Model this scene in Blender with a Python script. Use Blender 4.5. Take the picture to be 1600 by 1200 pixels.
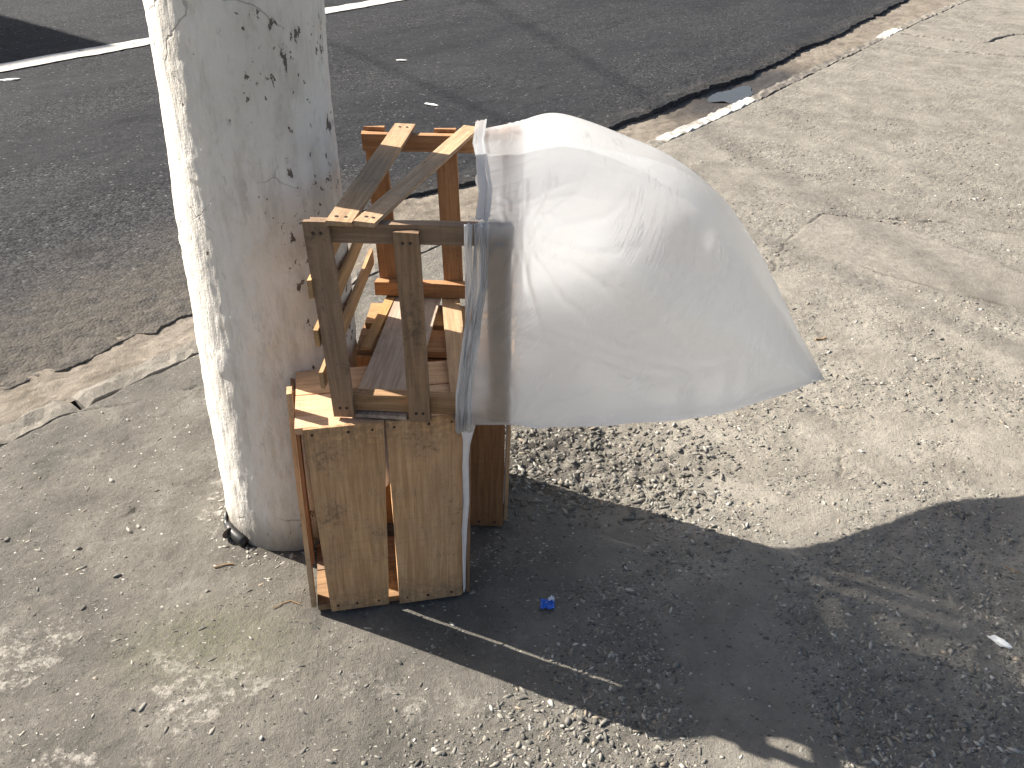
import bpy, math, random
import numpy as np
from mathutils import Vector, Matrix, noise as mnoise

random.seed(7)
RNG = np.random.default_rng(11)
for o in list(bpy.data.objects):
    bpy.data.objects.remove(o, do_unlink=True)
scene = bpy.context.scene
COL = scene.collection

# ------------------------------------------------------------------ camera
PITCH, ROLL, CAM_H, FPX = 32.5, 2.0, 1.47, 1400.0
p_, r_ = math.radians(PITCH), math.radians(ROLL)
fwd = Vector((0, math.cos(p_), -math.sin(p_)))
rt0, up0 = Vector((1, 0, 0)), Vector((0, math.sin(p_), math.cos(p_)))
rt = math.cos(r_) * rt0 + math.sin(r_) * up0
up = -math.sin(r_) * rt0 + math.cos(r_) * up0
cd = bpy.data.cameras.new('camera')
cam = bpy.data.objects.new('camera', cd)
COL.objects.link(cam)
cam.matrix_world = Matrix(((rt.x, up.x, -fwd.x, 0), (rt.y, up.y, -fwd.y, 0), (rt.z, up.z, -fwd.z, CAM_H), (0, 0, 0, 1)))
cd.sensor_fit = 'HORIZONTAL'
cd.sensor_width = 36
cd.lens = 36 * FPX / 1600
cd.clip_start, cd.clip_end = 0.02, 2000
scene.camera = cam

# ------------------------------------------------------------------ sky, sun, exposure
SUN_AZ, SUN_EL = math.radians(-22.3), math.radians(33.0)      # azimuth: the way the light travels over the ground
sun_dir = Vector((math.cos(SUN_AZ) * math.cos(SUN_EL), math.sin(SUN_AZ) * math.cos(SUN_EL), -math.sin(SUN_EL)))
world = bpy.data.worlds.new('World')
scene.world = world
world.use_nodes = True
wn = world.node_tree
wn.nodes.clear()
sky = wn.nodes.new('ShaderNodeTexSky')
sky.sky_type = 'NISHITA'
sky.sun_disc = False
sky.sun_elevation = SUN_EL
sky.sun_rotation = math.atan2(-sun_dir.x, -sun_dir.y)
sky.air_density, sky.dust_density, sky.ozone_density = 1.0, 3.0, 1.0
bg = wn.nodes.new('ShaderNodeBackground')
bg.inputs['Strength'].default_value = 0.052
wo = wn.nodes.new('ShaderNodeOutputWorld')
wn.links.new(sky.outputs[0], bg.inputs[0])
wn.links.new(bg.outputs[0], wo.inputs[0])
sd = bpy.data.lights.new('sun', 'SUN')
sd.energy = 4.8
sd.angle = math.radians(0.53)
sd.color = (1.0, 0.94, 0.85)
sun = bpy.data.objects.new('sun', sd)
COL.objects.link(sun)
sun.rotation_euler = sun_dir.to_track_quat('-Z', 'Y').to_euler()
sun.location = (-8, 4, 8)
vs = scene.view_settings
vs.view_transform, vs.look, vs.gamma, vs.exposure = 'Standard', 'None', 1.0, 1.62
vs.use_curve_mapping = False
scene.render.engine = 'CYCLES'
scene.cycles.max_bounces = 14
scene.cycles.diffuse_bounces = 12
scene.cycles.glossy_bounces = 2
scene.cycles.caustics_reflective, scene.cycles.caustics_refractive = False, True
scene.cycles.transparent_max_bounces = 8

# ------------------------------------------------------------------ numpy noise
def _h(ix, iy, seed):
    h = (ix.astype(np.int64) * 374761393 + iy.astype(np.int64) * 668265263 + seed * 974634777) & 0xFFFFFFFF
    h = ((h ^ (h >> 13)) * 1274126177) & 0xFFFFFFFF
    return ((h ^ (h >> 16)) & 0xFFFFFF) / float(0xFFFFFF)

def vn(x, y, seed=0):
    ix, iy = np.floor(x), np.floor(y)
    fx, fy = x - ix, y - iy
    fx = fx * fx * fx * (fx * (fx * 6 - 15) + 10)
    fy = fy * fy * fy * (fy * (fy * 6 - 15) + 10)
    a, b = _h(ix, iy, seed), _h(ix + 1, iy, seed)
    c, d = _h(ix, iy + 1, seed), _h(ix + 1, iy + 1, seed)
    return (a + (b - a) * fx) * (1 - fy) + (c + (d - c) * fx) * fy

def fbm(x, y, seed=0, oct=4, gain=0.5):
    s, amp, tot = 0, 1.0, 0
    for o in range(oct):
        ca, sa = math.cos(o * 0.9), math.sin(o * 0.9)
        s = s + amp * vn((x * ca - y * sa) * 2 ** o + o * 17.3, (x * sa + y * ca) * 2 ** o + o * 9.1, seed + o)
        tot += amp
        amp *= gain
    return s / tot

def smooth(e0, e1, x):
    t = np.clip((x - e0) / (e1 - e0), 0, 1)
    return t * t * (3 - 2 * t)

def seg_dist(x, y, pts, wob=0.0, seed=0, freq=14):
    if wob:
        x = x + (fbm(x * freq, y * freq, seed, 3) - .5) * wob
        y = y + (fbm(x * freq + 31, y * freq + 7, seed + 5, 3) - .5) * wob
    d = np.full(np.shape(x), 1e9)
    for (ax, ay), (bx, by) in zip(pts[:-1], pts[1:]):
        dx, dy = bx - ax, by - ay
        t = np.clip(((x - ax) * dx + (y - ay) * dy) / (dx * dx + dy * dy), 0, 1)
        d = np.minimum(d, np.hypot(x - ax - t * dx, y - ay - t * dy))
    return d

def in_poly(x, y, pts):
    ins = np.zeros(np.shape(x), bool)
    n = len(pts)
    for i in range(n):
        (ax, ay), (bx, by) = pts[i], pts[(i + 1) % n]
        cond = ((ay > y) != (by > y))
        xi = (bx - ax) * (y - ay) / ((by - ay) if by != ay else 1e-9) + ax
        ins ^= cond & (x < xi)
    return ins

# ------------------------------------------------------------------ node helpers
class NT:
    def __init__(s, name):
        s.m = bpy.data.materials.new(name)
        s.m.use_nodes = True
        s.t = s.m.node_tree
        s.t.nodes.clear()
        s.out = s.n('ShaderNodeOutputMaterial')
    def n(s, typ, **kw):
        nd = s.t.nodes.new(typ)
        for k, v in kw.items():
            setattr(nd, k, v)
        return nd
    def set(s, sock, v):
        if isinstance(v, bpy.types.NodeSocket):
            s.t.links.new(v, sock)
        else:
            if sock.type == 'RGBA' and len(v) == 3:
                v = (*v, 1)
            sock.default_value = v
    def coord(s, kind='Object', scale=(1, 1, 1), loc=(0, 0, 0), rot=(0, 0, 0)):
        tc = s.n('ShaderNodeTexCoord')
        mp = s.n('ShaderNodeMapping')
        s.t.links.new(tc.outputs[kind], mp.inputs[0])
        mp.inputs['Scale'].default_value = scale
        mp.inputs['Location'].default_value = loc
        mp.inputs['Rotation'].default_value = rot
        return mp.outputs[0]
    def noise(s, vec, scale, detail=4, rough=0.55, dist=0.0, out='Fac'):
        nd = s.n('ShaderNodeTexNoise')
        s.set(nd.inputs['Vector'], vec)
        s.set(nd.inputs['Scale'], scale)
        nd.inputs['Detail'].default_value = detail
        nd.inputs['Roughness'].default_value = rough
        nd.inputs['Distortion'].default_value = dist
        return nd.outputs[out]
    def vor(s, vec, scale, feature='F1', out='Distance', rnd=1.0):
        nd = s.n('ShaderNodeTexVoronoi', feature=feature)
        s.set(nd.inputs['Vector'], vec)
        s.set(nd.inputs['Scale'], scale)
        nd.inputs['Randomness'].default_value = rnd
        return nd.outputs[out]
    def math(s, op, a, b=0.0, c=0.0, clamp=False):
        nd = s.n('ShaderNodeMath', operation=op, use_clamp=clamp)
        s.set(nd.inputs[0], a); s.set(nd.inputs[1], b); s.set(nd.inputs[2], c)
        return nd.outputs[0]
    def ramp(s, fac, lo, hi, a=0.0, b=1.0):
        nd = s.n('ShaderNodeMapRange', interpolation_type='SMOOTHSTEP')
        s.set(nd.inputs[0], fac)
        nd.inputs[1].default_value, nd.inputs[2].default_value = lo, hi
        nd.inputs[3].default_value, nd.inputs[4].default_value = a, b
        return nd.outputs[0]
    def mix(s, fac, a, b, blend='MIX'):
        nd = s.n('ShaderNodeMix', data_type='RGBA', blend_type=blend)
        s.set(nd.inputs[0], fac); s.set(nd.inputs[6], a); s.set(nd.inputs[7], b)
        return nd.outputs[2]
    def attr(s, name, out='Fac'):
        return s.n('ShaderNodeAttribute', attribute_name=name).outputs[out]
    def sep(s, vec):
        nd = s.n('ShaderNodeSeparateXYZ'); s.set(nd.inputs[0], vec); return nd.outputs
    def objrand(s):
        return s.n('ShaderNodeObjectInfo').outputs['Random']
    def bump(s, h, strength=0.5, dist=0.01, normal=None):
        nd = s.n('ShaderNodeBump')
        s.set(nd.inputs['Height'], h)
        nd.inputs['Strength'].default_value = strength
        nd.inputs['Distance'].default_value = dist
        if normal is not None:
            s.set(nd.inputs['Normal'], normal)
        return nd.outputs[0]
    def pbr(s, color, rough=0.9, normal=None, spec=0.3, **kw):
        b = s.n('ShaderNodeBsdfPrincipled')
        s.set(b.inputs['Base Color'], color)
        s.set(b.inputs['Roughness'], rough)
        s.set(b.inputs['Specular IOR Level'], spec)
        if normal is not None:
            s.set(b.inputs['Normal'], normal)
        for k, v in kw.items():
            s.set(b.inputs[k], v)
        s.t.links.new(b.outputs[0], s.out.inputs[0])
        return b

def mat_simple(name, col, rough=0.8, spec=0.3, nscale=40, var=0.25, bump=0.2):
    t = NT(name)
    v = t.coord()
    f = t.noise(v, nscale, 4)
    dark = tuple(c * (1 - var) for c in col)
    lite = tuple(min(1, c * (1 + var)) for c in col)
    t.pbr(t.mix(f, dark, lite), rough, t.bump(f, bump, 0.004), spec)
    return t.m

# ------------------------------------------------------------------ materials
def mat_concrete():
    t = NT('concrete_aggregate')
    v = t.coord()
    agg, pale, moss, dirt, slab, tan = (t.attr(k) for k in ('agg', 'pale', 'moss', 'dirt', 'slab', 'tan'))
    n1 = t.noise(v, 2.2, 5, .6)
    n2 = t.noise(v, 14, 5, .65)
    n3 = t.noise(v, 90, 4, .7)
    n4 = t.noise(v, 420, 3, .7)
    n0 = t.noise(v, .9, 3, .5)
    n6 = t.noise(v, 6.0, 6, .68, .3)
    c = t.mix(t.ramp(t.math('ADD', t.math('MULTIPLY', n1, .6), t.math('MULTIPLY', n6, .4)), .36, .62), (.082, .075, .065), (.162, .149, .127))
    c = t.mix(t.ramp(n6, .54, .72, 0, .5), c, (.225, .21, .182))
    c = t.mix(t.ramp(n6, .44, .30, 0, .45), c, (.080, .073, .063))
    c = t.mix(t.math('MULTIPLY', tan, t.ramp(n2, .25, .7, .55, 1)), c, t.mix(t.ramp(n6, .3, .68), (.22, .197, .163), (.36, .328, .275)))
    c = t.mix(t.math('MULTIPLY', t.ramp(n2, .45, .75), .5), c, (.105, .098, .086))
    c = t.mix(t.ramp(n3, .54, .76, 0, .4), c, (.30, .28, .24))
    c = t.mix(t.ramp(n3, .44, .26, 0, .5), c, (.10, .092, .08))
    spk = t.n('ShaderNodeSeparateColor'); t.set(spk.inputs[0], t.vor(v, 62, 'F1', 'Color'))
    c = t.mix(t.math('MULTIPLY', t.math('GREATER_THAN', spk.outputs[0], .955), t.ramp(t.vor(v, 62), .22, .14)), c, (.50, .48, .43))
    c = t.mix(t.ramp(n4, .38, .72, 0, .2), c, (.34, .315, .27))
    c = t.mix(slab, c, t.mix(t.ramp(n2, .3, .7), (.19, .172, .145), (.255, .232, .197)))
    mo = t.math('MULTIPLY', moss, t.ramp(n3, .3, .65))
    c = t.mix(mo, c, (.135, .14, .072))
    n5 = t.noise(v, 32, 5, .75)
    pa = t.math('MULTIPLY', pale, t.ramp(t.math('ADD', t.math('MULTIPLY', n5, .65), t.math('MULTIPLY', n3, .35)), .46, .60))
    c = t.mix(pa, c, t.mix(n3, (.27, .25, .215), (.42, .39, .345)))
    # flakes of stone embedded flush in the mortar
    wob = t.noise(v, 60, 2, out='Color')
    wv = t.n('ShaderNodeVectorMath', operation='MULTIPLY_ADD')
    t.set(wv.inputs[0], wob); wv.inputs[1].default_value = (.012,) * 3; t.set(wv.inputs[2], v)
    for sc, rz, th, seed in ((105, .6, .31, 0), (58, 1.3, .25, 1)):
        mp = t.n('ShaderNodeMapping')
        t.set(mp.inputs[0], wv.outputs[0])
        mp.inputs['Rotation'].default_value = (0, 0, rz)
        mp.inputs['Scale'].default_value = (1, 1.9, 1)
        mp.inputs['Location'].default_value = (seed * 3.1, seed * 1.7, 0)
        dist = t.vor(mp.outputs[0], sc, 'F1')
        colr = t.vor(mp.outputs[0], sc, 'F1', 'Color')
        sp = t.n('ShaderNodeSeparateColor'); t.set(sp.inputs[0], colr)
        pick = t.math('LESS_THAN', sp.outputs[0], t.math('MULTIPLY', agg, .85))
        m = t.math('MULTIPLY', t.ramp(dist, th, th - .06), pick)
        fc = t.mix(t.ramp(sp.outputs[1], .3, .7), (.052, .053, .05), (.255, .243, .212))
        fc = t.mix(t.math('GREATER_THAN', sp.outputs[1], .84), fc, (.44, .42, .37))
        c = t.mix(t.math('MULTIPLY', m, .9), c, fc)
        if seed == 0: m0 = m
        else: m1 = m
    c = t.mix(dirt, c, (.07, .062, .052))
    fl = t.math('ADD', m0, m1)
    h = t.math('ADD', t.math('MULTIPLY', n3, 1.0), t.math('MULTIPLY', n4, .75))
    h = t.math('ADD', h, t.math('MULTIPLY', fl, .32))
    h = t.math('ADD', h, t.math('MULTIPLY', n5, .6))
    t.pbr(c, .93, t.bump(h, 1.0, .0055), .25)
    return t.m

def mat_asphalt():
    t = NT('worn_asphalt')
    v = t.coord()
    dust = t.attr('dust')
    rough_ = t.attr('coarse')
    mp = t.n('ShaderNodeMapping')
    tc = t.attr('tn', 'Vector')
    t.set(mp.inputs[0], tc)
    mp.inputs['Scale'].default_value = (.35, 1.6, 1)
    band = t.noise(mp.outputs[0], 1.3, 4, .55, .4)
    n1 = t.noise(v, 1.1, 4)
    n2 = t.noise(v, 16, 4, .6)
    cd_ = t.vor(v, 95, 'F1', 'Distance')
    cc = t.n('ShaderNodeSeparateColor'); t.set(cc.inputs[0], t.vor(v, 95, 'F1', 'Color'))
    c = t.mix(t.ramp(band, .3, .7), (.016, .0167, .0195), (.030, .0302, .0325))
    c = t.mix(t.ramp(n1, .4, .75, 0, .4), c, (.048, .047, .0465))
    grain = t.mix(t.ramp(cc.outputs[0], .2, .9), (.011, .0115, .013), (.076, .074, .072))
    c = t.mix(t.math('ADD', .22, t.math('MULTIPLY', rough_, .35)), c, grain)
    c = t.mix(t.math('MULTIPLY', t.math('GREATER_THAN', cc.outputs[1], .988), .4), c, (.25, .235, .21))
    c = t.mix(t.math('MULTIPLY', dust, t.ramp(n2, .25, .65, .35, 1)), c, (.135, .115, .090))
    st = t.ramp(t.noise(v, 2.7, 4, .6, .6), .60, .70, 0, .45)
    c = t.mix(st, c, (.014, .014, .015))
    c = t.mix(1.0, c, (.84, .86, .90), 'MULTIPLY')
    h = t.math('ADD', t.math('MULTIPLY', t.math('SUBTRACT', 1, cd_), t.math('ADD', .35, t.math('MULTIPLY', rough_, .5))), t.math('MULTIPLY', t.noise(v, 210, 3, .7), .5))
    h = t.math('ADD', h, t.math('MULTIPLY', n2, .5))
    t.pbr(c, .92, t.bump(h, .6, .0055), .12)
    return t.m

def mat_dirt(name, a, b, wet=False):
    t = NT(name)
    v = t.coord()
    n1, n2, n3 = t.noise(v, 5, 5, .6), t.noise(v, 40, 5, .65), t.noise(v, 200, 3, .7)
    c = t.mix(t.ramp(n1, .3, .7), a, b)
    c = t.mix(t.ramp(n2, .5, .75, 0, .6), c, tuple(x * 1.45 for x in b))
    c = t.mix(t.ramp(n2, .42, .25, 0, .6), c, tuple(x * .45 for x in a))
    rough = .95
    if wet:
        w = t.attr('wet')
        c = t.mix(w, c, (.055, .045, .036))
        rough = t.ramp(w, .4, 1, .95, .3)
    h = t.math('ADD', n2, t.math('MULTIPLY', n3, .6))
    t.pbr(c, rough, t.bump(h, .8, .007), .25)
    return t.m

def mat_paint(name, chip=.5, scale=9, under=(.27, .24, .2)):
    t = NT(name)
    v = t.coord()
    n1, n2 = t.noise(v, scale, 6, .7), t.noise(v, 120, 4, .7)
    c = t.mix(t.ramp(n2, .3, .7), (.42, .40, .36), (.58, .555, .51))
    f = t.ramp(t.math('ADD', t.math('MULTIPLY', n1, .7), t.math('MULTIPLY', n2, .3)), chip - .04, chip + .04)
    c = t.mix(f, c, t.mix(n2, tuple(x * .7 for x in under), tuple(x * 1.3 for x in under)))
    t.pbr(c, .85, t.bump(t.math('SUBTRACT', n2, t.math('MULTIPLY', f, .5)), .6, .005), .3)
    return t.m

def mat_pole():
    t = NT('whitewashed_plaster')
    v = t.coord()
    vs_ = t.coord(scale=(1, 1, .22))
    x, y, z = t.sep(v)
    n_big = t.noise(v, 4.5, 5, .6, .3)
    n_str = t.noise(vs_, 30, 5, .7, .2)
    n_fin = t.noise(v, 160, 4, .7)
    c = t.mix(t.ramp(n_big, .3, .72), (.80, .755, .685), (.71, .665, .59))
    c = t.mix(t.ramp(n_str, .45, .70, 0, .55), c, (.48, .43, .36))
    grit = t.noise(t.coord(scale=(1, 1, .4)), 48, 5, .75)
    c = t.mix(t.ramp(grit, .56, .70, 0, .4), c, (.36, .32, .265))
    # browner toward the footpath side
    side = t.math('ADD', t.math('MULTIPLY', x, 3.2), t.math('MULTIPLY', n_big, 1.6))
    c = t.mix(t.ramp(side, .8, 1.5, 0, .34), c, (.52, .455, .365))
    # hairline plaster cracks
    wob = t.noise(v, 7, 4, .6, out='Color')
    wv = t.n('ShaderNodeVectorMath', operation='MULTIPLY_ADD')
    t.set(wv.inputs[0], wob); wv.inputs[1].default_value = (.09,) * 3; t.set(wv.inputs[2], v)
    edge = t.vor(wv.outputs[0], 5.2, 'DISTANCE_TO_EDGE')
    cm = t.math('MULTIPLY', t.ramp(edge, .010, .002), t.ramp(t.noise(v, 4.1, 3), .50, .60))
    c = t.mix(t.math('MULTIPLY', cm, .45), c, (.18, .155, .13))
    # flaked chips
    n_ch = t.noise(t.coord(scale=(1, 1, .55)), 26, 5, .62)
    dens = t.noise(v, 2.6, 3, .5)
    thr = t.math('ADD', n_ch, t.math('MULTIPLY', t.math('SUBTRACT', dens, .5), .36))
    low = t.ramp(z, .75, .05, 0, .025)
    thr = t.math('ADD', thr, low)
    n_sp = t.noise(t.coord(scale=(1, 1, .7), loc=(3, 1, 2)), 62, 4, .65)
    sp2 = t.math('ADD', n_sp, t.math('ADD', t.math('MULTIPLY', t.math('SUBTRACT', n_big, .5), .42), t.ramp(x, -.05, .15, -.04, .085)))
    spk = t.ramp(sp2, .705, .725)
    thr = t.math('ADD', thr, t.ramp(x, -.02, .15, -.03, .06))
    ch = t.math('MAXIMUM', t.ramp(thr, .70, .715), spk)
    halo = t.ramp(thr, .60, .69, 0, .35)
    c = t.mix(t.math('MULTIPLY', halo, .7), c, (.42, .38, .32))
    c = t.mix(ch, c, t.mix(n_fin, (.085, .07, .055), (.21, .175, .14)))
    # splashed dirt at the foot
    ft = t.ramp(t.math('ADD', z, t.math('MULTIPLY', n_str, .13)), .20, .06)
    c = t.mix(t.math('MULTIPLY', ft, .8), c, t.mix(n_fin, (.10, .09, .075), (.26, .23, .19)))
    n_mid = t.noise(vs_, 75, 4, .65)
    h = t.math('ADD', t.math('MULTIPLY', n_mid, .9), t.math('MULTIPLY', n_fin, .45))
    h = t.math('SUBTRACT', h, t.math('MULTIPLY', ch, 1.0))
    h = t.math('SUBTRACT', h, t.math('MULTIPLY', cm, .6))
    t.pbr(c, .9, t.bump(h, .55, .006), .25)
    return t.m

def mat_wood(name, a, b, grey=.2, stain=.3, grain=1.0, greycol=(.2, .175, .145)):
    t = NT(name)
    r = t.objrand()
    tc = t.n('ShaderNodeTexCoord')
    off = t.n('ShaderNodeVectorMath', operation='ADD')
    cmb = t.n('ShaderNodeCombineXYZ')
    t.set(cmb.inputs[0], t.math('MULTIPLY', r, 37)); t.set(cmb.inputs[1], t.math('MULTIPLY', r, 91)); t.set(cmb.inputs[2], t.math('MULTIPLY', r, 53))
    t.set(off.inputs[0], tc.outputs['Object']); t.set(off.inputs[1], cmb.outputs[0])
    v = off.outputs[0]
    def mapd(sc):
        m = t.n('ShaderNodeMapping'); t.set(m.inputs[0], v); m.inputs['Scale'].default_value = sc; return m.outputs[0]
    g1 = t.noise(mapd((2.0, 34, 34)), 3.2, 5, .62, .5)
    g2 = t.noise(mapd((6, 150, 150)), 3.0, 3, .6)
    saw = t.noise(mapd((260, 6, 6)), 1.0, 2, .5)
    blot = t.noise(v, 11, 5, .62)
    spot = t.noise(v, 75, 4, .7)
    c = t.mix(t.ramp(g1, .3, .7), tuple(x * .74 for x in a), tuple(x * .92 for x in b))
    c = t.mix(t.ramp(g2, .42, .75, 0, .38 * grain), c, tuple(x * .55 for x in a))
    c = t.mix(t.math('MULTIPLY', t.ramp(saw, .5, .75), .2), c, tuple(x * .5 for x in a))
    hv = t.n('ShaderNodeHueSaturation')
    t.set(hv.inputs['Color'], c); t.set(hv.inputs['Value'], t.math('ADD', .82, t.math('MULTIPLY', r, .36)))
    t.set(hv.inputs['Saturation'], t.math('ADD', .90, t.math('MULTIPLY', t.math('FRACT', t.math('MULTIPLY', r, 7.3)), .24)))
    c = hv.outputs[0]
    big = t.noise(v, 4.5, 4, .6)
    c = t.mix(t.ramp(t.math('ADD', t.math('MULTIPLY', blot, .5), t.math('MULTIPLY', big, .5)), .40, .66, 0, grey), c, greycol)
    sx = t.sep(tc.outputs['Object'])
    endd = t.math('MULTIPLY', t.ramp(t.math('ABSOLUTE', sx[0]), .13, .245), t.ramp(spot, .36, .58))
    c = t.mix(t.math('MULTIPLY', endd, min(1, stain * .85)), c, (.125, .085, .055))
    mould = t.noise(mapd((1, 1.6, 1.6)), 240, 3, .6)
    c = t.mix(t.math('MULTIPLY', t.math('MULTIPLY', t.ramp(mould, .58, .68), t.ramp(blot, .40, .62)), stain), c, (.06, .048, .036))
    split = t.noise(mapd((.9, 42, 42)), 2.6, 2, .4)
    sl = t.ramp(t.math('ABSOLUTE', t.math('SUBTRACT', split, .62)), .006, .0)
    c = t.mix(t.math('MULTIPLY', sl, .6), c, (.06, .04, .025))
    c = t.mix(t.math('MULTIPLY', t.ramp(t.math('ADD', t.math('MULTIPLY', blot, .55), t.math('MULTIPLY', spot, .45)), .54, .66), stain), c, (.045, .036, .028))
    h = t.math('ADD', t.math('MULTIPLY', g2, .7), t.math('ADD', t.math('MULTIPLY', saw, .35), t.math('MULTIPLY', g1, .5)))
    t.pbr(c, .78, t.bump(h, .35, .002), .3)
    return t.m

def mat_film():
    t = NT('milky_plastic_film')
    v = t.coord()
    m2_ = t.n('ShaderNodeMapping'); t.set(m2_.inputs[0], t.coord(rot=(0, math.radians(58), 0))); m2_.inputs['Scale'].default_value = (2.2, 1, 17); st = m2_.outputs[0]
    n1 = t.noise(st, 2.2, 4, .6, .5)
    rid = t.math('ABSOLUTE', t.math('SUBTRACT', n1, .5))
    crease = t.ramp(rid, .035, .0)
    n2 = t.noise(t.coord(scale=(3, 6, 9)), 5, 4, .6)
    fine = t.noise(v, 6, 2, .5)
    m3_ = t.n('ShaderNodeMapping'); t.set(m3_.inputs[0], t.coord(rot=(0, math.radians(75), .3))); m3_.inputs['Scale'].default_value = (3.2, 2, 26)
    cre2 = t.ramp(t.math('ABSOLUTE', t.math('SUBTRACT', t.noise(m3_.outputs[0], 2.0, 3, .6, .3), .5)), .022, .0)
    cmask = t.math('MAXIMUM', t.math('MULTIPLY', crease, t.ramp(fine, .52, .64)), t.math('MULTIPLY', cre2, t.ramp(fine, .46, .34, 0, .7)))
    h = t.math('ADD', t.math('MULTIPLY', cmask, .9), t.math('MULTIPLY', n2, .9))
    nrm = t.bump(h, .2, .005)
    col = t.mix(t.ramp(t.noise(v, 60, 4, .7), .74, .80, 0, .35), (.975, .985, .998), (.45, .36, .22))
    df = t.n('ShaderNodeBsdfDiffuse'); t.set(df.inputs[0], col); t.set(df.inputs['Normal'], nrm)
    tl = t.n('ShaderNodeBsdfTranslucent'); t.set(tl.inputs[0], col); t.set(tl.inputs['Normal'], nrm)
    rf = t.n('ShaderNodeBsdfRefraction'); t.set(rf.inputs['Color'], col); rf.inputs['Roughness'].default_value = .6; rf.inputs['IOR'].default_value = 1.22; t.set(rf.inputs['Normal'], nrm)
    tr = t.n('ShaderNodeBsdfTransparent'); t.set(tr.inputs[0], (.99, .99, .99))
    lw = t.n('ShaderNodeLayerWeight'); lw.inputs[0].default_value = .35; t.set(lw.inputs['Normal'], nrm)
    def mx(f, a, b):
        q = t.n('ShaderNodeMixShader'); t.set(q.inputs[0], f)
        t.t.links.new(a.outputs[0], q.inputs[1]); t.t.links.new(b.outputs[0], q.inputs[2])
        return q
    scat = mx(.84, df, tl)                                        # back and forward diffuse scatter
    haze_ = mx(t.math('MINIMUM', t.math('ADD', t.ramp(lw.outputs['Facing'], .2, 1, .60, .74), t.math('MULTIPLY', cmask, .10)), 1.0), rf, scat)    # hazy forward transmission
    m2 = mx(t.math('MINIMUM', t.math('ADD', t.ramp(lw.outputs['Facing'], .2, 1, .85, .92), t.math('MULTIPLY', cmask, .10)), 1.0), tr, haze_)
    gl = t.n('ShaderNodeBsdfGlossy'); gl.inputs['Roughness'].default_value = .2; t.set(gl.inputs['Normal'], nrm)
    fres = t.math('ADD', .08, t.math('MULTIPLY', t.math('POWER', lw.outputs['Facing'], 4.0), .35))
    m3 = t.n('ShaderNodeMixShader'); t.set(m3.inputs[0], fres)
    t.t.links.new(m2.outputs[0], m3.inputs[1]); t.t.links.new(gl.outputs[0], m3.inputs[2])
    t.t.links.new(m3.outputs[0], t.out.inputs[0])
    return t.m

def mat_stones():
    t = NT('stone_chips')
    v = t.coord()
    c = t.attr('stone_color', 'Color')
    n = t.noise(v, 260, 3, .6)
    t.pbr(t.mix(t.math('MULTIPLY', n, .5), c, (.30, .27, .22)), .85, t.bump(n, .4, .002), .3)
    return t.m

M = dict(
    concrete=mat_concrete(), asphalt=mat_asphalt(), pole=mat_pole(),
    gutter=mat_dirt('gutter_dirt', (.135, .113, .088), (.205, .176, .142), True),
    kerb=mat_dirt('old_kerb_stone', (.135, .122, .102), (.22, .20, .17)),
    kerb_dark=mat_dirt('grimy_kerb_stone', (.115, .102, .088), (.18, .163, .14)),
    kerb_white=mat_paint('whitewashed_kerb', .53, 9), lane=mat_paint('road_paint', .60, 14, (.09, .09, .09)),
    ground=mat_dirt('plain_ground', (.2, .18, .15), (.28, .25, .21)),
    wood_old=mat_wood('weathered_wood', (.29, .175, .098), (.39, .25, .145), .55, .55, greycol=(.20, .135, .085)),
    wood_tan=mat_wood('tan_wood', (.50, .295, .14), (.63, .40, .205), .28, .3, greycol=(.30, .235, .17)),
    wood_orange=mat_wood('orange_wood', (.44, .215, .09), (.56, .30, .135), .15, .25, greycol=(.3, .2, .12)),  # base colour includes the orange of light bounced onto the rear frame
    wood_yellow=mat_wood('yellow_wood', (.64, .375, .195), (.76, .49, .28), .6, .5, greycol=(.38, .255, .16)),
    wood_plank=mat_wood('pale_pink_plank', (.44, .315, .225), (.55, .41, .30), .35, .3, greycol=(.33, .27, .22)),
    wood_red=mat_wood('reddish_wood', (.30, .155, .08), (.39, .215, .115), .2, .3, greycol=(.2, .12, .07)),
    film=mat_film(), stones=mat_stones(),
    nail=mat_simple('rusty_nail', (.05, .035, .025), .7), paper=mat_simple('liner_paper', (.72, .68, .66), .8, nscale=60, var=.12, bump=.4),
    rubber=mat_simple('black_rubber', (.018, .018, .018), .45, .5), blue=mat_simple('blue_wrapper', (.012, .10, .48), .3, .5, 90, .35, .6),
    white=mat_simple('white_paper', (.74, .73, .70), .7, nscale=120, var=.1), twig=mat_simple('dry_straw', (.30, .19, .09), .8),
    silver=mat_simple('silver_foil', (.62, .65, .72), .3, .6, 100, .15, .6), wall=mat_simple('painted_wall', (.55, .5, .42), .9),
    roof=mat_simple('roof_slab', (.3, .28, .26), .9), door=mat_simple('green_metal_door', (.1, .18, .14), .5), glass=mat_simple('dark_glass', (.03, .035, .04), .1, .6),
    cable=mat_simple('black_cable', (.02, .02, .02), .6), cracked=mat_simple('leaf_brown', (.25, .14, .07), .8),
)
def mat_water():
    t = NT('puddle_water')
    n = t.noise(t.coord(), 9, 2)
    t.pbr((.045, .04, .032), .03, t.bump(n, .05, .004), .6)
    return t.m
M['water'] = mat_water()

# ------------------------------------------------------------------ object helpers
def tag(o, label=None, cat=None, group=None, kind=None):
    if label: o['label'] = label
    if cat: o['category'] = cat
    if group: o['group'] = group
    if kind: o['kind'] = kind
    return o

def link(name, me, mat, parent=None, mw=None, smooth_=False):
    o = bpy.data.objects.new(name, me)
    COL.objects.link(o)
    if mat is not None and len(me.materials) == 0:
        me.materials.append(mat)
    if parent is not None:
        o.parent = parent
    if mw is not None:
        o.matrix_local = (world_of(parent).inverted() @ mw) if parent is not None else mw
    if smooth_:
        me.polygons.foreach_set('use_smooth', np.ones(len(me.polygons), bool))
    return o

_W = {}
def world_of(o):
    return _W[o.name]

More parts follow.
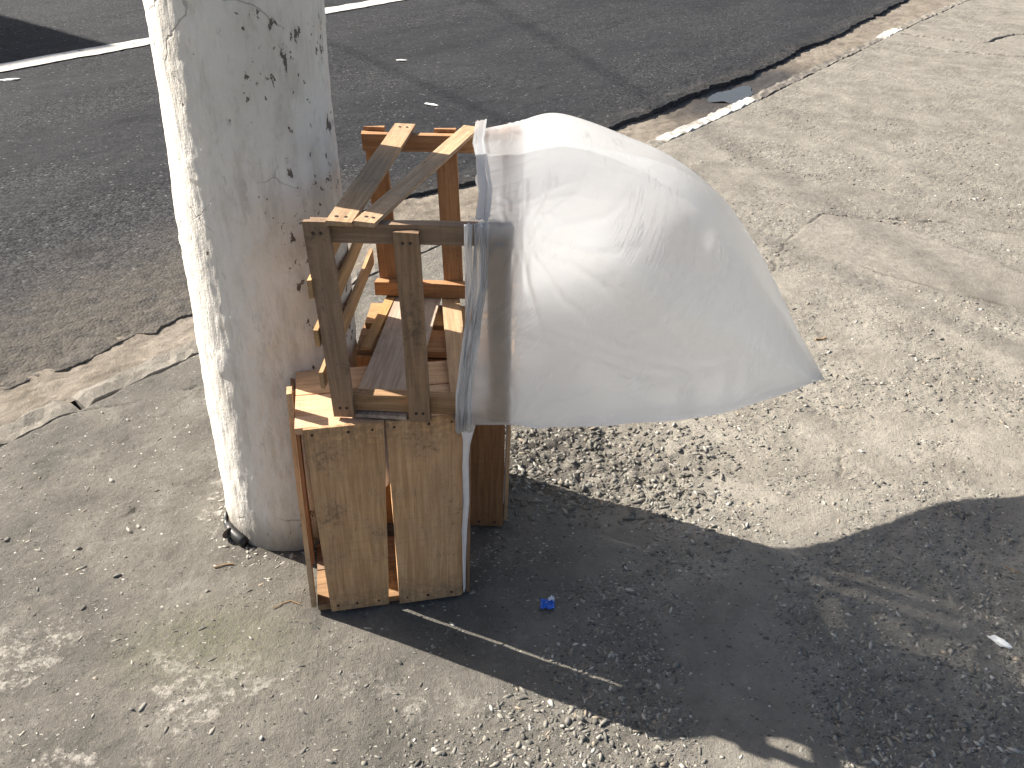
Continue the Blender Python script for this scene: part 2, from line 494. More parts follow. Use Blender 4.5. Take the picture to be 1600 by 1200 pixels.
def empty(name, loc):
    o = bpy.data.objects.new(name, None)
    o.empty_display_size = .05
    COL.objects.link(o)
    o.location = loc
    _W[o.name] = Matrix.Translation(loc)
    return o

def mesh_from(name, verts, faces):
    me = bpy.data.meshes.new(name)
    me.from_pydata([tuple(v) for v in verts], [], faces)
    me.update()
    return me

def np_mesh(name, V, Q):
    """V (n,3), Q (m,k) constant face size k"""
    me = bpy.data.meshes.new(name)
    k = Q.shape[1]
    me.vertices.add(len(V)); me.vertices.foreach_set('co', V.astype(np.float32).ravel())
    me.loops.add(Q.size); me.loops.foreach_set('vertex_index', Q.astype(np.int32).ravel())
    me.polygons.add(len(Q))
    me.polygons.foreach_set('loop_start', np.arange(0, Q.size, k, dtype=np.int32))
    me.polygons.foreach_set('loop_total', np.full(len(Q), k, dtype=np.int32))
    me.update(calc_edges=True)
    me.validate()
    return me

def grid_quads(nu, nv):
    i = np.arange(nu * nv).reshape(nu, nv)
    return np.stack([i[:-1, :-1], i[1:, :-1], i[1:, 1:], i[:-1, 1:]], -1).reshape(-1, 4)

def fattr(me, name, arr):
    me.attributes.new(name, 'FLOAT', 'POINT').data.foreach_set('value', np.asarray(arr, np.float32).ravel())

def plank(name, parent, S, E, wdir, w0, w1=None, th=.008, mat='wood_tan', nails=None, jag=.002, bow=0.0, seg=5):
    """A sawn board from S to E: length along local X, width along local Y (close to wdir), thickness along local Z."""
    w1 = w0 if w1 is None else w1
    S, E, wdir = Vector(S), Vector(E), Vector(wdir)
    X = (E - S); L = X.length; X.normalize()
    Y = (wdir - X * wdir.dot(X)).normalized()
    Z = X.cross(Y)
    C = (S + E) / 2
    mw = Matrix(((X.x, Y.x, Z.x, C.x), (X.y, Y.y, Z.y, C.y), (X.z, Y.z, Z.z, C.z), (0, 0, 0, 1)))
    vs_, fs = [], []
    bw = random.uniform(-1, 1) * .0012
    for i in range(seg + 1):
        f = i / seg
        w = w0 + (w1 - w0) * f
        end = i in (0, seg)
        bz = (bow + bw) * math.sin(math.pi * f)
        for sy, sz in ((-1, -1), (1, -1), (1, 1), (-1, 1)):
            jx = random.uniform(-jag, jag) if end else random.uniform(-.3, .3) * L / seg * .4
            vs_.append((-L / 2 + L * f + jx, sy * w / 2 + random.uniform(-.0009, .0009), sz * th / 2 + bz + random.uniform(-.0004, .0004)))
    for i in range(seg):
        a, b = i * 4, i * 4 + 4
        for k in range(4):
            fs.append((a + k, a + (k + 1) % 4, b + (k + 1) % 4, b + k))
    fs.append((3, 2, 1, 0)); e = seg * 4; fs.append((e, e + 1, e + 2, e + 3))
    me = mesh_from(name, vs_, fs)
    o = link(name, me, M[mat], parent, mw)
    _W[o.name] = mw
    if nails:
        nv, nf = [], []
        for (fx, fy, sz) in nails:
            sz = -sz          # the seen face of these boards is the local -Z one
            cx, cy = -L / 2 + fx * L, fy * (w0 + (w1 - w0) * fx) / 2
            b0 = len(nv); r = random.uniform(.0028, .0042); n = 7
            z0 = sz * (th / 2) + bow * math.sin(math.pi * fx) - sz * .001
            for q in range(n):
                a = 2 * math.pi * q / n
                nv.append((cx + r * math.cos(a), cy + r * math.sin(a), z0))
            for q in range(n):
                a = 2 * math.pi * q / n
                nv.append((cx + r * .8 * math.cos(a), cy + r * .8 * math.sin(a), z0 + sz * .0022))
            nf += [tuple(b0 + k for k in ((q), (q + 1) % n, n + (q + 1) % n, n + q)) for q in range(n)]
            nf.append(tuple(b0 + n + q for q in range(n)))
        nm = mesh_from('nail_heads', nv, nf)
        no = link('nail_heads', nm, M['nail'], o)
        no['kind'] = 'stuff'
    return o

def tube(pts, rad, n=8):
    V, F = [], []
    for i, P in enumerate(pts):
        P = Vector(P)
        a = Vector(pts[max(0, i - 1)]); b = Vector(pts[min(len(pts) - 1, i + 1)])
        d = (b - a).normalized()
        u = d.cross(Vector((0, 0, 1)) if abs(d.z) < .9 else Vector((1, 0, 0))).normalized(); w = d.cross(u)
        r = rad[i] if hasattr(rad, '__len__') else rad
        for k in range(n):
            t = 2 * math.pi * k / n
            V.append(P + r * (math.cos(t) * u + math.sin(t) * w))
    for i in range(len(pts) - 1):
        for k in range(n):
            F.append((i * n + k, i * n + (k + 1) % n, (i + 1) * n + (k + 1) % n, (i + 1) * n + k))
    F.append(tuple(range(n))[::-1]); e = (len(pts) - 1) * n; F.append(tuple(e + k for k in range(n)))
    return V, F

# ------------------------------------------------------------------ setting: street frame (t along the kerb, n toward the road)
D = np.array([.5925, .8056]); D /= np.hypot(*D)
N = np.array([-D[1], D[0]])
def P2(t, n):
    return D[0] * t + N[0] * n, D[1] * t + N[1] * n
KERB_N = 2.215
def kerb_inner(t):
    return KERB_N + .02 * np.sin(t * .8 + .6) + (fbm(t * 3, t * 0, 71, 2) - .5) * .012

# plain ground far around
S_ = 400.0
ground = link('ground', mesh_from('ground', [(-S_, -S_, -.35), (S_, -S_, -.35), (S_, S_, -.35), (-S_, S_, -.35)], [(0, 1, 2, 3)]), M['ground'])
tag(ground, kind='structure')

# --- pavement (heightfield)
PATCH = [(1.106, 3.466), (1.358, 3.806), (1.653, 3.707), (2.007, 3.262), (2.6, 2.7), (2.3, 2.55), (1.846, 2.916), (1.66, 3.029), (1.507, 3.136), (1.325, 3.266)]
CRACKS = [([(-1.30, 2.05), (-1.201, 2.093), (-1.058, 2.152), (-.917, 2.237)], .0022, .005), ([(-.955, 1.62), (-.94, 1.645), (-.925, 1.676)], .004, .006),
          ([(-.684, 1.346), (-.672, 1.352), (-.66, 1.381)], .0022, .004), ([(.884, 1.917), (.905, 1.95), (.911, 1.989)], .002, .004),
          ([(2.874, 7.645), (3.415, 7.383), (3.867, 7.276), (6, 6.6)], .014, .008), ([(3.2, 8.0), (3.758, 7.716), (4.029, 8.034), (4.3, 8.21), (5.5, 8.5)], .016, .012),
          ([(1.358, 3.806), (1.9, 3.75), (2.6, 3.5)], .006, .006), ([(.9, 2.9), (1.0, 3.2), (1.106, 3.466)], .003, .004)]
def side_fields(x, y):
    t = x * D[0] + y * D[1]
    n = x * N[0] + y * N[1]
    right = smooth(-.25, .25, x - .12 * (y - 1.5) + .28 * (fbm(x * 3, y * 3, 3, 3) - .5))
    patchy = fbm(x * 4.2, y * 4.2, 21, 4)
    agg = right * smooth(.28, .60, patchy) * .85 + .18 * smooth(.35, .7, patchy) + .12
    near = smooth(.36, .0, np.hypot((x - .20) / .95, (y - 1.93) / .5) - .12 + .25 * (fbm(x * 5, y * 5, 23, 3) - .5))
    agg = np.clip(agg + .75 * near, 0, 1)
    strip = smooth(.5, .2, np.abs(seg_dist(x, y, [(1.6, 5.4), (3.2, 6.3), (5, 7)]))) * .7
    agg = np.maximum(agg, strip * smooth(.4, .6, patchy))
    wx = x + .03 * (fbm(x * 9, y * 9, 40, 3) - .5); wy = y + .03 * (fbm(x * 9, y * 9, 47, 3) - .5)
    slab = in_poly(wx, wy, PATCH).astype(float)
    agg = agg * (1 - .9 * slab)
    pale = smooth(.50, .60, fbm(x * 5, y * 5, 61, 4)) * smooth(1.30, 1.10, y + .15 * (x + .5)) * smooth(.25, -.1, x)
    pale = np.maximum(pale, smooth(.12, .03, np.hypot(x + .96, y - 1.24)) * .9 * smooth(.42, .55, fbm(x * 14, y * 14, 63, 3)))
    for (sx, sy, sr) in ((-.734, 1.723, .055), (-.725, 1.674, .05), (-.735, 1.79, .04), (-.70, 1.60, .035), (-.66, 1.62, .03)):
        pale = np.maximum(pale, 1.3 * smooth(sr, sr * .4, np.hypot(x - sx, y - sy)) * smooth(.55, .62, fbm(x * 55, y * 55, 66, 3)))
    pale = np.maximum(pale, .4 * smooth(.55, .68, fbm(x * 1.7, y * 1.7, 68, 4)) * smooth(2.3, 3.2, y))
    moss = smooth(.24, .04, np.hypot((x + .60) / 1.15, (y - 1.262) / .75)) * .5
    tan = smooth(.0, .35, x - .1 * y + .12) * (1 - .55 * smooth(1.9, 1.3, y)) * (1 - .35 * smooth(2.4, 3.8, y)) 
    dirt = np.zeros(np.shape(x))
    z = (fbm(x * 1.3, y * 1.3, 81, 3) - .5) * .016 + (fbm(x * 7, y * 7, 83, 4) - .5) * .007 + (fbm(x * 45, y * 45, 85, 3) - .5) * .0024 * (1 - .5 * slab)
    # small spalled pits, more of them where the mortar has worn away
    pit = smooth(.60, .70, fbm(x * 60, y * 60, 91, 2)) * (.15 + agg)
    z = z - pit * .0026 - near * .006 - near * smooth(.5, .64, fbm(x * 42, y * 42, 95, 3)) * .008
    sc = smooth(.52, .57, fbm(x * 6, y * 6, 97, 5)) * (1 - right)
    z = z - sc * .0022
    z = z + slab * .0018
    for k, (pts, w, dep) in enumerate(CRACKS):
        d = seg_dist(x, y, pts, .05, 100 + k)
        m = smooth(w * 1.5, w * .4, d) * (.35 + .65 * smooth(.35, .5, fbm(x * 20, y * 20, 130 + k, 2)))
        z = z - m * dep * 1.6
        dirt = np.maximum(dirt, m * .65)
    dp = seg_dist(wx, wy, PATCH + PATCH[:1])
    m = smooth(.0075, .002, dp) * smooth(.36, .52, fbm(x * 8, y * 8, 140, 2))
    z = z - m * .006
    dirt = np.maximum(dirt, m * .6)
    band = in_poly(x, y, [(2.874, 7.72), (3.415, 7.44), (3.867, 7.33), (6, 6.7), (6, 7.6), (4.26, 8.0), (3.3, 8.2)])
    slab = np.maximum(slab, band * .7)
    # soil washed into the worn-out hollow by the crates
    dirt = np.maximum(dirt, .55 * near * smooth(.30, .62, fbm(x * 22, y * 22, 170, 4)))
    # grime packed round the foot of the pole
    rp = np.hypot(x + .518, y - 1.707) - .165
    dirt = np.maximum(dirt, smooth(.035, .0, rp + .03 * (fbm(x * 30, y * 30, 160, 3) - .35)) * .75)
    z = z + smooth(.03, .0, rp) * .006 * fbm(x * 40, y * 40, 163, 3)
    # old joint behind the kerb
    g = n - kerb_inner(t)
    m = smooth(-.030, -.006, g) * smooth(.38, .55, fbm(t * 5, n * 5, 150, 2))
    z = z - smooth(-.012, -.002, g) * .009 * (.15 + m)
    dirt = np.maximum(dirt, smooth(-.012, -.001, g) * .6 * m)
    return z, dict(agg=agg, pale=np.clip(pale, 0, 1), moss=moss, dirt=dirt, slab=slab, tan=np.clip(tan, 0, 1))

def spaced(marks):
    """marks: list of (start, end, step0, step1)"""
    out = []
    for a, b, s0, s1 in marks:
        x = a
        while x < b - 1e-6:
            out.append(x)
            f = (x - a) / (b - a)
            x += s0 + (s1 - s0) * f
    out.append(marks[-1][1])
    return np.array(out)

ts = spaced([(-60, -.3, 6, .05), (-.3, 2.6, .0058, .0062), (2.6, 11.6, .007, .04), (11.6, 80, .1, 8)])
ns = spaced([(-25, -1.2, 3, .08), (-1.2, -.1, .02, .007), (-.1, KERB_N, .0062, .0062)])
T, Nn = np.meshgrid(ts, ns, indexing='ij')
# last row follows the kerb
wlast = smooth(KERB_N - .15, KERB_N, Nn)
Nn = Nn + wlast * (kerb_inner(T) - .002 - KERB_N)
X, Y = P2(T, Nn)
Z, A = side_fields(X, Y)
far = smooth(14, 11, T) * smooth(-.7, .2, T) * smooth(-2, -.8, Nn)
Z = Z * (.15 + .85 * far)
me = np_mesh('pavement', np.stack([X, Y, Z], -1).reshape(-1, 3), grid_quads(len(ts), len(ns))[:, ::-1])
for k, a in A.items():
    fattr(me, k, a)
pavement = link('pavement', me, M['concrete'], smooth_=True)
tag(pavement, kind='structure')

def ground_z(x, y):
    z, a = side_fields(np.atleast_1d(np.float64(x)), np.atleast_1d(np.float64(y)))
    return float(z[0])

# --- road (asphalt sheet with a ragged thick edge)
EDGE = np.array([(-60, 2.5), (.0, 2.50), (.865, 2.496), (.99, 2.512), (1.055, 2.482), (1.187, 2.488), (1.317, 2.496), (1.36, 2.462), (1.511, 2.474), (1.9, 2.60), (2.5, 2.74), (2.87, 2.70), (3.18, 2.61),
                 (3.8, 2.63), (4.43, 2.60), (4.67, 2.571), (5.24, 2.585), (5.65, 2.605), (5.82, 2.555), (6.2, 2.543), (7.14, 2.60), (7.8, 2.60), (10.1, 2.72), (80, 2.75)])
def edge_n(t):
    e = np.interp(t, EDGE[:, 0], EDGE[:, 1])
    f = smooth(-1, 0, t) * smooth(13, 11, t)
    return e + f * ((fbm(t * 7, t * 0 + .3, 201, 4) - .5) * .07 + (fbm(t * 45, t * 0 + .7, 205, 3) - .5) * .022)
def road_base(t, n):
    return (fbm(t * .6, n * .6, 211, 3) - .5) * .02 * smooth(14, 11, t) * smooth(-1.5, .2, t)
ts = spaced([(-60, .2, 6, .06), (.2, 3.2, .0105, .012), (3.2, 11.5, .012, .04), (11.5, 80, .1, 8)])
offs = np.r_[-.012, -.004, spaced([(0, .5, .007, .011), (.5, 2.6, .012, .028), (2.6, 6.2, .03, .07), (6.2, 8.1, .1, .3)])]
T, O = np.meshgrid(ts, offs, indexing='ij')
En = edge_n(T)
Nn = np.where(O < .6, En + O, 0)
blend = smooth(0, 1.6, O)
Nn = En * (1 - blend) + 2.6 * blend + O
X, Y = P2(T, Nn)
fdet = smooth(14, 11, T) * smooth(-1, .2, T)
dep = np.interp(T, [-60, 0, 1.5, 2.6, 4.3, 8, 12, 80], [-.018, -.018, -.02, -.03, -.046, -.046, -.035, -.03])
crumb = smooth(.30, .02, O)
Z = road_base(T, Nn) + (fbm(T * 9, Nn * 9, 221, 3) - .5) * .008 * fdet + (fbm(T * 55, Nn * 55, 225, 3) - .5) * .0055 * fdet
Z = Z - crumb * .012 * fbm(T * 14, Nn * 14, 227, 3) - smooth(.05, 0, O) * .006 * smooth(1.5, 3.0, T) - smooth(.22, 0, O) * .005 * smooth(2.6, 1.6, T)
Z = np.where(O < -.008, dep - .03, np.where(O < -.001, Z - .012, Z))
me = np_mesh('road', np.stack([X, Y, Z], -1).reshape(-1, 3), grid_quads(len(ts), len(offs))[:, ::-1])
left = smooth(3.4, 1.4, T)
dustf = left * smooth(.85, .0, O + .5 * (fbm(T * 2, Nn * 2, 231, 3) - .5)) * .75 + smooth(.18, 0, O) * .35 * (1 - left) * fbm(T * 8, Nn * 8, 237, 2)
fattr(me, 'dust', np.clip(dustf, 0, 1))
fattr(me, 'coarse', np.clip(smooth(.42, .62, fbm(T * 1.2, Nn * 2.2, 233, 3)) * .8 + left * smooth(1.6, .3, O), 0, 1))
a = me.attributes.new('tn', 'FLOAT_VECTOR', 'POINT')
a.data.foreach_set('vector', np.stack([T, Nn, 0 * T], -1).astype(np.float32).ravel())
road = link('road', me, M['asphalt'], smooth_=True)
tag(road, kind='structure')

# --- gutter strip between kerb and road
ts = spaced([(-60, .2, 6, .08), (.2, 3.2, .012, .012), (3.2, 11.5, .014, .04), (11.5, 80, .1, 8)])
fr = np.linspace(0, 1, 44)
T, F = np.meshgrid(ts, fr, indexing='ij')
n0 = kerb_inner(T) + .06; n1 = edge_n(T) + .05
Nn = n0 + (n1 - n0) * F
X, Y = P2(T, Nn)
dep = np.interp(T, [-60, 0, 1.5, 2.6, 4.3, 8, 12, 80], [-.008, -.008, -.010, -.018, -.036, -.036, -.025, -.025])
fdet = smooth(14, 11, T) * smooth(-1, .2, T)
Z = dep + fdet * ((fbm(T * 3, Nn * 3, 301, 3) - .5) * .018 + (fbm(T * 18, Nn * 18, 303, 4) - .5) * .012 + (fbm(T * 60, Nn * 60, 305, 2) - .5) * .004)
pud = np.hypot((T - 5.62) / .26, (Nn - 2.43) / .12)
pw = smooth(1.6, .5, pud)
Z = Z * (1 - pw) + (-.048) * pw + pw * (fbm(T * 12, Nn * 12, 307, 3) - .5) * .02
me = np_mesh('gutter', np.stack([X, Y, Z], -1).reshape(-1, 3), grid_quads(len(ts), len(fr))[:, ::-1])
fattr(me, 'wet', np.clip(smooth(3.0, 1.2, np.hypot((T - 5.75) / .42, (Nn - 2.42) / .13)), 0, 1))
gutter = link('gutter', me, M['gutter'], smooth_=True)
tag(gutter, kind='structure')
# puddle: a water sheet lying in the hollow
n = 40
pv = []
for k in range(n):
    a = 2 * math.pi * k / n
    rr = 1 + .16 * math.sin(3 * a + 1) + .1 * math.sin(5 * a)
    pv.append((*P2(5.62 + .25 * rr * math.cos(a), 2.43 + .105 * rr * math.sin(a)), -.0395))
pud_o = link('puddle', mesh_from('puddle', pv, [tuple(range(n))]), M['water'])
tag(pud_o, kind='structure')

# --- kerb stones
kerb = empty('kerb', (*P2(3, KERB_N), 0))
tag(kerb, kind='structure')
def kerb_stone(t0, t1, w, mat, lift=0.0, skew=0.0):
    L = t1 - t0
    ns_ = max(6, int(L / .03))
    prof = [(0, -.14), (0, -.003), (.004, .0), (w * .5, .0005), (w - .006, .0), (w, -.004), (w + .004, -.14)]
    V = []
    for i in range(ns_ + 1):
        f = i / ns_
        t = t0 + L * f
        nn = float(kerb_inner(np.array(t)))
        e = min(f, 1 - f) * L
        for (o, zz) in prof:
            ch = .010 * max(0, 1 - e / .03)
            q = mnoise.noise(Vector((t * 16, o * 40, w))) * .010 + mnoise.noise(Vector((t * 60, o * 90, 3))) * .005
            x, y = P2(t + (skew * o), nn + o + q * .8 + mnoise.noise(Vector((t * 5, 1, 4))) * .008)
            V.append((x, y, zz + lift * .6 + q - ch - 0.002))
    k = len(prof)
    F = [(i * k + j, i * k + j + 1, (i + 1) * k + j + 1, (i + 1) * k + j) for i in range(ns_) for j in range(k - 1)]
    F.append(tuple(range(k))[::-1]); e = ns_ * k; F.append(tuple(e + j for j in range(k)))
    me = mesh_from('kerb_stone', V, F)
    me.flip_normals()
    o = link('kerb_stone', me, M[mat], kerb, Matrix.Identity(4), False)
    return o
for t0, t1, w, mt, lf in ((-3.2, -2.1, .085, 'kerb', .0), (-2.09, -1.0, .085, 'kerb', .004), (-.99, .02, .085, 'kerb', .0), (.03, .965, .085, 'kerb', .001), (.98, 1.98, .085, 'kerb', .008), (1.995, 3.1, .08, 'kerb_dark', .004), (3.115, 4.32, .08, 'kerb', .0),
                          (4.34, 5.50, .08, 'kerb_white', .010), (5.52, 7.48, .075, 'kerb_dark', .006), (7.5, 8.02, .07, 'kerb_dark', -.004), (8.06, 8.56, .085, 'kerb_white', .006), (8.58, 9.6, .08, 'kerb', .004), (9.62, 11.2, .08, 'kerb', .0),
                          (11.22, 13, .08, 'kerb', .0)):
    kerb_stone(t0, t1, w, mt, lf)

# --- painted lane line
ts = spaced([(-40, 2, 2, .1), (2, 8, .05, .05), (8, 60, .1, 3)])
fr = np.linspace(0, 1, 6)
T, F = np.meshgrid(ts, fr, indexing='ij')
Nn = 6.035 + .012 * (T - 3) + F * .195 + (F == 0) * .012 * (fbm(T * 6, T * 0, 401, 2) - .5) + (F == 1) * .02 * (fbm(T * 9, T * 0, 403, 3) - .5)
X, Y = P2(T, Nn)
Z = road_base(T, Nn) + (fbm(T * 9, Nn * 9, 221, 3) - .5) * .008 * smooth(14, 11, T) * smooth(-1, .2, T) + .0065
lane = link('lane_marking', np_mesh('lane_marking', np.stack([X, Y, Z], -1).reshape(-1, 3), grid_quads(len(ts), len(fr))[:, ::-1]), M['lane'], smooth_=True)
tag(lane, kind='structure')

# --- far side of the street (beyond the frame): pavement sheet and the flat-roofed building whose shadow reaches the lane line
def quad_tn(name, t0, t1, n0, n1, z, mat, parent=None):
    c = [(*P2(a, b), z) for a, b in ((t0, n0), (t1, n0), (t1, n1), (t0, n1))]
    return link(name, mesh_from(name, c, [(3, 2, 1, 0)]), mat, parent)
tag(quad_tn('far_pavement', -60, 80, 10.5, 30, .06, M['ground']), kind='structure')
def box_tn(name, t0, t1, n0, n1, z0, z1, mat, parent):
    c = [(*P2(a, b), z) for z in (z0, z1) for a, b in ((t0, n0), (t1, n0), (t1, n1), (t0, n1))]
    f = [(0, 3, 2, 1), (4, 5, 6, 7), (0, 1, 5, 4), (1, 2, 6, 5), (2, 3, 7, 6), (3, 0, 4, 7)]
    me = mesh_from(name, c, f)
    me.flip_normals()
    return link(name, me, mat, parent, Matrix.Identity(4))
BH, BT, BN = 4.0, 2.08, 12.12
bld = empty('roadside_building', (*P2(BT - 5, BN), 0))
tag(bld, 'low flat-roofed building across the road whose shadow reaches the white lane line', 'building')
box_tn('wall', BT - 11, BT - .1, BN + .1, BN + 6, .05, BH - .18, M['wall'], bld)
box_tn('roof', BT - 11.1, BT, BN, BN + 6.1, BH - .18, BH, M['roof'], bld)
for k in range(3):
    w = box_tn('window', BT - 9.5 + k * 2.4, BT - 8.3 + k * 2.4, BN + .06, BN + .1, 1.1, 2.3, M['glass'], bld)
box_tn('door', BT - 2.2, BT - 1.2, BN + .05, BN + .1, .06, 2.2, M['door'], bld)
# overhead cables crossing the street
for (px, py, dx, dy, hgt, lab) in ((-1.441, 6.943, 1.353, -1.883, 6.0, 'black overhead cable crossing the street, the nearer of two'), (-.391, 8.91, .891, -2.478, 7.0, 'black overhead cable crossing the street, the farther of two')):
    k = hgt / math.tan(SUN_EL)
    c0 = Vector((px - math.cos(SUN_AZ) * k, py - math.sin(SUN_AZ) * k, hgt)); dd = Vector((dx, dy, 0)).normalized()
    V, F = tube([c0 + dd * s + Vector((0, 0, .0008 * s * s)) for s in range(-26, 27, 2)], .011, 6)
    tag(link('overhead_cable', mesh_from('overhead_cable', V, F), M['cable']), lab, 'cable', 'cables above the street')

# ------------------------------------------------------------------ stone chips set in the worn pavement
def stones():
    phi = (1 + 5 ** .5) / 2
    B = np.array([(-1, phi, 0), (1, phi, 0), (-1, -phi, 0), (1, -phi, 0), (0, -1, phi), (0, 1, phi), (0, -1, -phi), (0, 1, -phi), (phi, 0, -1), (phi, 0, 1), (-phi, 0, -1), (-phi, 0, 1)]) / math.hypot(1, phi)
    Fc = np.array([(0, 11, 5), (0, 5, 1), (0, 1, 7), (0, 7, 10), (0, 10, 11), (1, 5, 9), (5, 11, 4), (11, 10, 2), (10, 7, 6), (7, 1, 8), (3, 9, 4), (3, 4, 2), (3, 2, 6), (3, 6, 8), (3, 8, 9), (4, 9, 5), (2, 4, 11), (6, 2, 10), (8, 6, 7), (9, 8, 1)])
    OB = np.array([(1, 0, 0), (-1, 0, 0), (0, 1, 0), (0, -1, 0), (0, 0, 1), (0, 0, -1)], float) * 1.15
    OF = np.array([(0, 2, 4), (2, 1, 4), (1, 3, 4), (3, 0, 4), (2, 0, 5), (1, 2, 5), (3, 1, 5), (0, 3, 5)])
    n = 190000
    y = .85 + 4.6 * RNG.random(n) ** 2.0
    x = (RNG.random(n) * 2 - 1) * (.60 * y + .55)
    nn = x * N[0] + y * N[1]
    z, a = side_fields(x, y)
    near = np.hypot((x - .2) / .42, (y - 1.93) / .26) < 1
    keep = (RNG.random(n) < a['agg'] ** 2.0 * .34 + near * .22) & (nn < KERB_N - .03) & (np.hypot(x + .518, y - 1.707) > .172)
    # crumbs of plaster round the foot of the pole
    k = 260
    ang = RNG.random(k) * 6.283; rad = .172 + .05 * RNG.random(k) ** 2
    cx, cy = -.518 + rad * np.cos(ang), 1.707 + rad * np.sin(ang)
    cz = side_fields(cx, cy)[0]
    x, y, z, near = np.r_[x[keep], cx], np.r_[y[keep], cy], np.r_[z[keep], cz], np.r_[near[keep], np.zeros(k, bool)]
    m = len(x)
    size = .0017 + .0046 * RNG.random(m) ** 2.6 + near * .0034 * RNG.random(m)
    asp = 1 + 1.4 * RNG.random(m)
    sc = np.stack([size * asp, size * (.55 + .5 * RNG.random(m)), size * (.30 + .40 * RNG.random(m))], -1)
    tilt = (RNG.random(m) - .5) * .8
    ang = RNG.random(m) * 6.283
    lift = sc[:, 2] * (RNG.random(m) * .7 - np.where(near, .3, .48))
    pal = np.array([(.036, .038, .037), (.072, .072, .068), (.125, .122, .112), (.19, .18, .158), (.27, .25, .215), (.42, .40, .36), (.21, .17, .125)])
    w = np.array([.15, .18, .21, .19, .14, .06, .07])
    pc = pal[RNG.choice(len(pal), m, p=w)] * (.8 + .4 * RNG.random((m, 1)))
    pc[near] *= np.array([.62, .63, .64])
    pc[-k:] = np.array([.34, .32, .28]) * (.5 + .7 * RNG.random((k, 1)))
    Vs, Fs, Cs, base = [], [], [], 0
    big = size > .0036
    for sel, BB, FF in ((big, B, Fc), (~big, OB, OF)):
        q = int(sel.sum()); nb = len(BB)
        Vv = BB[None] * (1 + (RNG.random((q, nb, 1)) - .5) * .6) * sc[sel][:, None]
        c, s_ = np.cos(tilt[sel])[:, None], np.sin(tilt[sel])[:, None]
        yy, zz = Vv[..., 1] * c - Vv[..., 2] * s_, Vv[..., 1] * s_ + Vv[..., 2] * c
        c, s_ = np.cos(ang[sel])[:, None], np.sin(ang[sel])[:, None]
        W = np.stack([Vv[..., 0] * c - yy * s_ + x[sel][:, None], Vv[..., 0] * s_ + yy * c + y[sel][:, None], zz + (z[sel] + lift[sel])[:, None]], -1)
        Vs.append(W.reshape(-1, 3)); Fs.append((FF[None] + (np.arange(q) * nb)[:, None, None]).reshape(-1, 3) + base)
        Cs.append(np.repeat(np.c_[pc[sel], np.ones(q)], nb, 0)); base += q * nb
    me = np_mesh('stone_chips', np.concatenate(Vs), np.concatenate(Fs))
    ca = me.attributes.new('stone_color', 'FLOAT_COLOR', 'POINT')
    ca.data.foreach_set('color', np.concatenate(Cs).astype(np.float32).ravel())
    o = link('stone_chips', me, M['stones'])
    tag(o, 'grey and tan stone chips set loose in worn pavement mortar', 'gravel', kind='stuff')
    return m, len(me.polygons)
N_STONES = stones()

# ------------------------------------------------------------------ pole
POLE = (-.518, 1.707)
def build_pole():
    zs = np.r_[spaced([(-.12, 1.75, .0055, .0055)]), np.linspace(1.78, 8.4, 30)]
    th = np.linspace(0, 2 * np.pi, 301)[:-1]
    Zg, Tg = np.meshgrid(zs, th, indexing='ij')
    r = .1675 - .009 * Zg
    u = Tg * .165
    # seamless around: blend noise on the circle through two planes
    cx, cy = np.cos(Tg) * .165, np.sin(Tg) * .165
    def n3(f, seed, oct=3, fz=1.0):
        w = np.abs(np.cos(Tg)) ** 2
        return fbm(cy * f, Zg * f * fz, seed, oct) * w + fbm(cx * f, Zg * f * fz, seed + 9, oct) * (1 - w)
    f = smooth(2.2, 1.7, Zg)
    d = (n3(3.0, 501, 2, .6) - .5) * .012 + (n3(16, 505, 4, .5) - .5) * .0045 * f + (n3(70, 511, 3, .5) - .5) * .0024 * f
    d += smooth(.56, .66, n3(12, 521, 4)) * .0018 * f        # patches of thicker lime wash
    d -= smooth(.05, 0, Zg) * .004
    r = r + d
    V = np.stack([r * np.cos(Tg), r * np.sin(Tg), Zg], -1).reshape(-1, 3)
    nu, nv = len(zs), len(th)
    i = np.arange(nu * nv).reshape(nu, nv)
    j = np.roll(i, -1, axis=1)
    Q = np.stack([i[:-1], j[:-1], j[1:], i[1:]], -1).reshape(-1, 4)
    return np_mesh('utility_pole', V, Q)
pole = link('utility_pole', build_pole(), M['pole'], smooth_=True)
pole.location = (*POLE, 0)
tag(pole, 'thick round concrete pole with peeling white lime wash beside the crates', 'pole')

# ------------------------------------------------------------------ lower crate in front
def frame(origin, yaw, pitch=0, roll=0):
    ca, sa = math.cos(yaw), math.sin(yaw)
    Rz = Matrix(((ca, -sa, 0), (sa, ca, 0), (0, 0, 1)))
    Rx = Matrix.Rotation(pitch, 3, 'X'); Ry = Matrix.Rotation(roll, 3, 'Y')
    R = Rz @ Rx @ Ry
    o = Vector(origin)
    return (lambda x, y, z: o + R @ Vector((x, y, z))), (lambda x, y, z: R @ Vector((x, y, z)))

P, V_ = frame((-.403, 1.360, .004), math.radians(12.4))
fc = empty('fruit_crate', P(.16, .1, 0))
tag(fc, 'pale yellow wooden crate on end, two wide boards facing front, nearest the camera', 'crate', 'stacked wooden fruit crates')
nl = [(.03, y, -1) for y in (-.75, -.1, .65)] + [(.97, y, -1) for y in (-.8, .1, .7)]
CH = .483
# two wide front boards
plank('front_board', fc, P(.092, -.004, .004), P(.090, -.004, CH + .002), V_(1, 0, 0), .123, .151, .007, 'wood_yellow', [(f, y, 1) for f, y, _ in nl], bow=-.001)
plank('front_board', fc, P(.246, -.004, .002), P(.243, -.004, CH + .004), V_(1, 0, 0), .138, .148, .007, 'wood_yellow', [(f, y, 1) for f, y, _ in nl], bow=.002)
